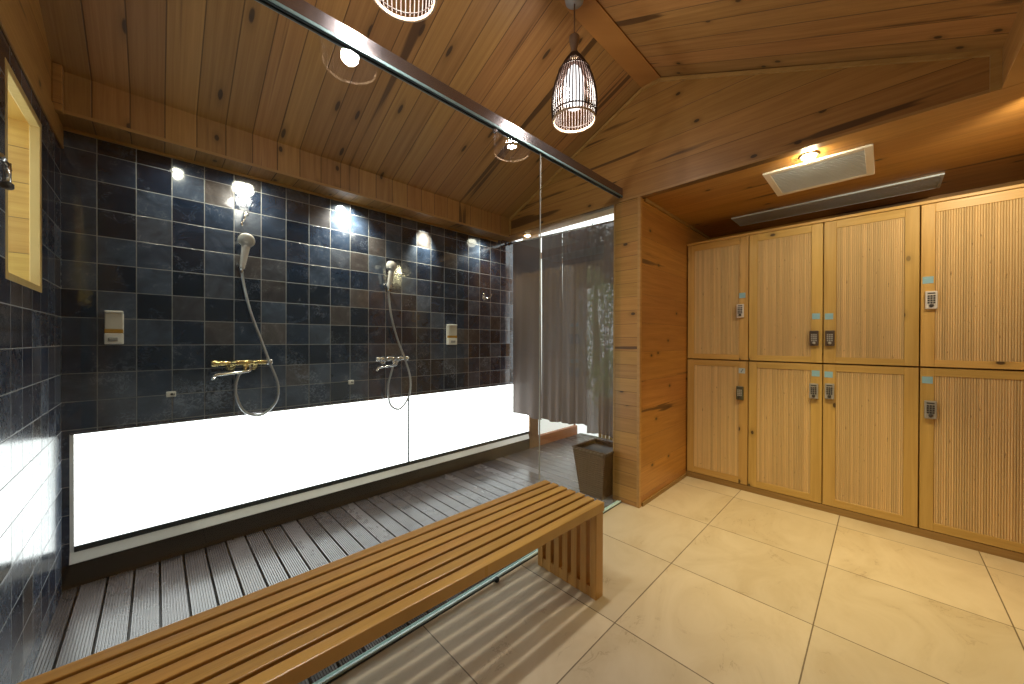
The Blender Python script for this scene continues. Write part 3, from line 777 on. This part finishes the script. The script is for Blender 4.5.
# ------------------------------------------------------------------ doorway curtain
CX = 2.640
cu = thing('doorway_curtain', 'mauve-grey split linen curtain hanging in the doorway to the garden', 'curtain', (CX, 2.05, 0))
ztop = lambda y: 2.165 + (y-1.54)*(2.206-2.165)/1.13
segs = [(2.685, 2.300, .445, 0), (2.299, 2.044, .450, .006), (2.038, 1.765, .462, 0), (1.762, 1.425, .415, -.014)]
for i, (ya, yb, zb, dx) in enumerate(segs):
    nf = 2.2 + i*.5; ph = i*1.9
    def fn(u, v, ya=ya, yb=yb, zb=zb, dx=dx, nf=nf, ph=ph):
        y = ya + (yb-ya)*u; zt = ztop(y); z = zt + (zb + .012*math.sin(u*5+ph) - zt)*v
        amp = .004 + .009*v
        xx = CX + dx + amp*math.sin(nf*2*PI*u + ph + .5*v) + .004*math.sin(11*u+3*v)
        return (xx, y + .004*math.sin(6*v+ph)*v*(1 if 0 < u < 1 else .3), z)
    local(MB().grid(fn, 60, 30).build('curtain_panel', ('cloth', 'cloth', 'halfsheer', 'sheer')[i], norm=False), cu)
local(MB().tube([(CX, 2.73, ztop(2.73)+.004), (CX, 1.414, ztop(1.414)+.004)], .008, 12).build('rod', 'whitepaint'), cu)
local(MB().lathe([(.016, 0), (.016, .006), (.010, .010), (.010, .04)], (CX, 2.7392, ztop(2.73)+.004), (0, -1, 0), 14).box(CX-.02, CX-.004, 2.69, 2.71, ztop(2.73)-.012, ztop(2.73)+.02, 0, .003).build('rod_bracket', 'darkplastic'), cu)

# ------------------------------------------------------------------ rattan bin
ba = thing('rattan_bin', 'tapered dark rattan laundry bin standing on the deck beside the timber pillar', 'basket', (2.52, 1.57, -.001))
def frus(z):           # half sizes at height z
    t = z/.36; return .125 + .035*t, .100 + .048*t
sides = []
b = MB()
for s in range(4):
    def fn(u, v, s=s):
        z = .0 + .36*v; hx, hy = frus(z); q = -1 + 2*u
        w_ = .0045*math.sin(u*PI*34)*math.sin(v*PI*44 + (0 if int(u*34) % 2 else PI)) + .0022*abs(math.sin(u*PI*17))
        P = {0: (-hx-w_, hy*q), 1: (hx*q, hy+w_), 2: (hx+w_, -hy*q), 3: (-hx*q, -hy-w_)}[s]
        return (P[0], P[1], z)
    b.grid(fn, 102, 88)
b.box(-.122, .122, -.098, .098, .004, .012)
bo = b.build('basket_body', 'weave', norm=False); bo.parent = ba
b = MB()
for s in range(4):
    def fn(u, v, s=s):
        z = .02 + .335*v; hx, hy = frus(z); hx -= .006; hy -= .006; q = -1 + 2*u
        P = {0: (-hx, hy*q), 1: (hx*q, hy), 2: (hx, -hy*q), 3: (-hx*q, -hy)}[s]
        return (P[0], P[1], z)
    b.grid(fn, 4, 4)
b.prism([(-.145, -.132), (.145, -.132), (.145, .132), (-.145, .132)], 'z', .318, .330)
b.build('inner_tray', 'weavein').parent = ba
b = MB(); hx, hy = frus(.36)
cor = [(-hx, -hy), (hx, -hy), (hx, hy), (-hx, hy), (-hx, -hy)]
for ph in (0, PI):
    pts = []
    for (xa, ya), (xb, yb) in zip(cor, cor[1:]):
        for i in range(26):
            t = i/26; a = len(pts)*1.1 + ph
            nx, ny = (yb-ya), -(xb-xa); l = math.hypot(nx, ny)
            pts.append((xa+(xb-xa)*t + nx/l*.006*math.cos(a), ya+(yb-ya)*t + ny/l*.006*math.cos(a), .358+.006*math.sin(a)))
    pts.append(pts[0]); b.tube(pts, .0065, 6)
b.build('braided_rim', 'wicker_rim').parent = ba

# ------------------------------------------------------------------ outside the doorway
struct(MB().box(3.9, 14, -.5, 9, -.09, -.02).build('ground', 'ground'))
tag(MB().box(2.956, 3.10, YS-.012, YS+.11, -.004, 2.6, 0, .004).build('door_post', 'postwood'), 'brown timber post at the end of the frosted window, below the curtain', 'post')
w3 = tag(MB().box(3.104, 3.86, YS-.01, YS+.09, -.004, .112, 0, .004).build('sill_beam', 'redwood'), 'reddish timber sill beam outside the doorway, under the curtain', 'beam')
w4 = struct(MB().box(3.104, 3.86, YS+.02, YS+.05, 2.15, 2.22).box(3.83, 3.86, YS+.02, YS+.05, .114, 2.15).build('window_3', 'postwood'))
MB().box(3.104, 3.83, YS+.03, YS+.042, .113, 2.15).build('pane', 'pane_day2', w4)
# low bamboo fence
t = thing('bamboo_fence', 'low yellow bamboo fence outside the doorway behind the rattan bin', 'fence', (3.98, 2.15, -.02))
for i in range(13):
    yy = -.30 + i*.052
    MB().lathe([(.0005, 0), (.021, 0), (.021, .16), (.0225, .165), (.021, .17), (.021, .36), (.0225, .365), (.021, .37), (.020, .52), (.0005, .525)], (0, yy, 0), (0, 0, 1), 12).build('bamboo_cane', 'bamboofence').parent = t
MB().tube([(-.028, -.33, .40), (-.028, .36, .40)], .012, 8).build('tie_rail', 'stem').parent = t
def shrub(x, y, h, r, n, mat, label):
    t = thing('garden_shrub', label, 'shrub', (x, y, -.02), 'garden shrubs beyond the doorway')
    st = MB()
    for i in range(5):
        a = random.uniform(0, 2*PI); e = Vector((math.cos(a)*r*.6, math.sin(a)*r*.6, h*.85))
        st.tube([(0, 0, 0), (e.x*.3, e.y*.3, h*.4), tuple(e)], .012, 6, rads=[.018, .012, .005])
    st.build('stem', 'stem').parent = t
    f = MB()
    for i in range(n):
        a = random.uniform(0, 2*PI); rr = r*math.sqrt(random.random()); z = random.uniform(.12, 1)*h
        rr *= math.sin(PI*min(.97, max(.12, z/h)))**.5
        c = Vector((rr*math.cos(a), rr*math.sin(a), z)); d = Vector((random.gauss(0,1), random.gauss(0,1), random.gauss(0,.7))).normalized()
        e = d.orthogonal().normalized(); L = random.uniform(.05, .10); w_ = L*.34; nn = d.cross(e)*L*.12
        vs = [f.bm.verts.new(c + q) for q in (Vector((0,0,0)), d*L*.5 + e*w_ + nn, d*L, d*L*.5 - e*w_ + nn)]
        f.bm.faces.new(vs)
    f.build('foliage', mat, norm=False).parent = t
shrub(6.2, 3.75, 2.3, .75, 1500, 'leaf', 'tall green shrub seen dimly through the right half of the curtain')
shrub(7.7, 5.1, 3.0, .95, 1700, 'leaf_lit', 'taller shrub in sunlit green behind the first one beyond the curtain')
shrub(5.4, 3.05, 1.05, .42, 800, 'leaf_lit', 'low shrub in sunlit green outside the doorway in front of the tall one')

tr = thing('garden_tree', 'broad-crowned tree in shaded green in the garden above the shrubs beyond the curtain', 'tree', (11., 7., -.02))
MB().tube([(0, 0, 0), (.05, .02, 1.2), (-.03, .05, 2.3), (.0, .0, 3.6)], .11, 10, rads=[.15, .12, .10, .05]).build('trunk', 'stem').parent = tr
f = MB()
for i in range(5200):
    d0 = Vector((random.gauss(0, 1), random.gauss(0, 1), random.gauss(0, 1))).normalized() * random.random()**.4
    c = Vector((d0.x*1.9, d0.y*2.0, 4.1 + d0.z*1.0)); d = Vector((random.gauss(0,1), random.gauss(0,1), random.gauss(0,.7))).normalized(); e = d.orthogonal().normalized()
    L = random.uniform(.12, .22); w_ = L*.36
    f.bm.faces.new([f.bm.verts.new(c + q) for q in (Vector((0,0,0)), d*L*.5 + e*w_, d*L, d*L*.5 - e*w_)])
f.build('foliage', 'leaf_shaded', norm=False).parent = tr
# ------------------------------------------------------------------ light
def lamp(name, typ, loc, power, col, **kw):
    d = bpy.data.lights.new(name, typ); d.energy = power; d.color = col
    for k_, v_ in kw.items(): setattr(d, k_, v_)
    o = bpy.data.objects.new(name, d); COL.objects.link(o); o.location = loc
    return o
for xx in (1.552, .588):
    lamp('pendant_glow', 'POINT', (xx, 1.127, 2.50), 11, (1., .93, .84), shadow_soft_size=.035)
    lamp('pendant_light', 'SPOT', (xx, 1.127, 2.408), 17, (1., .93, .82), spot_size=math.radians(165), spot_blend=.9, shadow_soft_size=.035)
lamp('downlight_light', 'SPOT', (2.588, .288, ZS-.036), 92, (1., .78, .33), spot_size=math.radians(76), spot_blend=1., shadow_soft_size=.03)
o = lamp('locker_fill_spot', 'SPOT', (2.588, -.45, ZS-.03), 17, (1., .84, .54), spot_size=math.radians(130), spot_blend=.8, shadow_soft_size=.03)  # added spot out of view to brighten the lockers
o.rotation_euler = (math.radians(10), math.radians(-50), 0)
for xx, pw, ang, tilt, back, soft in ((.40, 9, 140, 24, .15, .06), (.985, 34, 125, 24, .10, .03), (1.625, 34, 66, 24, .085, .03), (2.24, 11, 130, 20, .12, .05), (.085, 3, 140, 20, .15, .028)):  # unseen spots added to throw bright patches on the tiles, no fixtures
    o = lamp('tile_glow_spot', 'SPOT', (xx, YS-back, 2.175), pw, (1., .92, .74), spot_size=math.radians(ang), spot_blend=1., shadow_soft_size=soft)
    o.rotation_euler = (math.radians(tilt), 0, 0)
for x_ in (.75, 1.5):  # added fill spots out of view below the right slope, no fixtures
    o = lamp('slope_fill_spot', 'SPOT', (x_, .50, 2.70), 4.5, (1., .92, .76), spot_size=math.radians(112), spot_blend=.5, shadow_soft_size=.04)

w = bpy.data.worlds.new('sky'); SC.world = w; w.use_nodes = True
nt = w.node_tree; nt.nodes.clear()
wo = nt.nodes.new('ShaderNodeOutputWorld'); bg = nt.nodes.new('ShaderNodeBackground')
bg.inputs[0].default_value = (.93, .97, 1, 1); bg.inputs[1].default_value = 1.5
nt.links.new(bg.outputs[0], wo.inputs[0])

# ------------------------------------------------------------------ camera
f, yaw, pitch, roll, H = 362.29, .775258885, -4.07508e-3, 2.757e-3, 1.2
F = Vector((math.sin(yaw), math.cos(yaw), 0)); R = Vector((math.cos(yaw), -math.sin(yaw), 0)); U = Vector((0, 0, 1))
F2 = F*math.cos(pitch) + U*math.sin(pitch); U2 = U*math.cos(pitch) - F*math.sin(pitch)
R3 = R*math.cos(roll) + U2*math.sin(roll); U3 = U2*math.cos(roll) - R*math.sin(roll)
cd = bpy.data.cameras.new('camera'); co = bpy.data.objects.new('camera', cd); COL.objects.link(co)
cd.sensor_width = 36; cd.lens = f/1024*36; cd.clip_start = .01
mw = Matrix((R3, U3, -F2)).transposed().to_4x4(); mw.translation = (0, 0, H)
co.matrix_world = mw
SC.camera = co

SC.view_settings.view_transform = 'Standard'; SC.view_settings.look = 'None'
SC.view_settings.gamma = 1; SC.view_settings.use_curve_mapping = False
SC.view_settings.exposure = 0.68
SC.cycles.max_bounces = 10; SC.cycles.diffuse_bounces = 6; SC.cycles.glossy_bounces = 5; SC.cycles.transparent_max_bounces = 16
SC.cycles.sample_clamp_indirect = 6; SC.cycles.caustics_reflective = False; SC.cycles.caustics_refractive = False
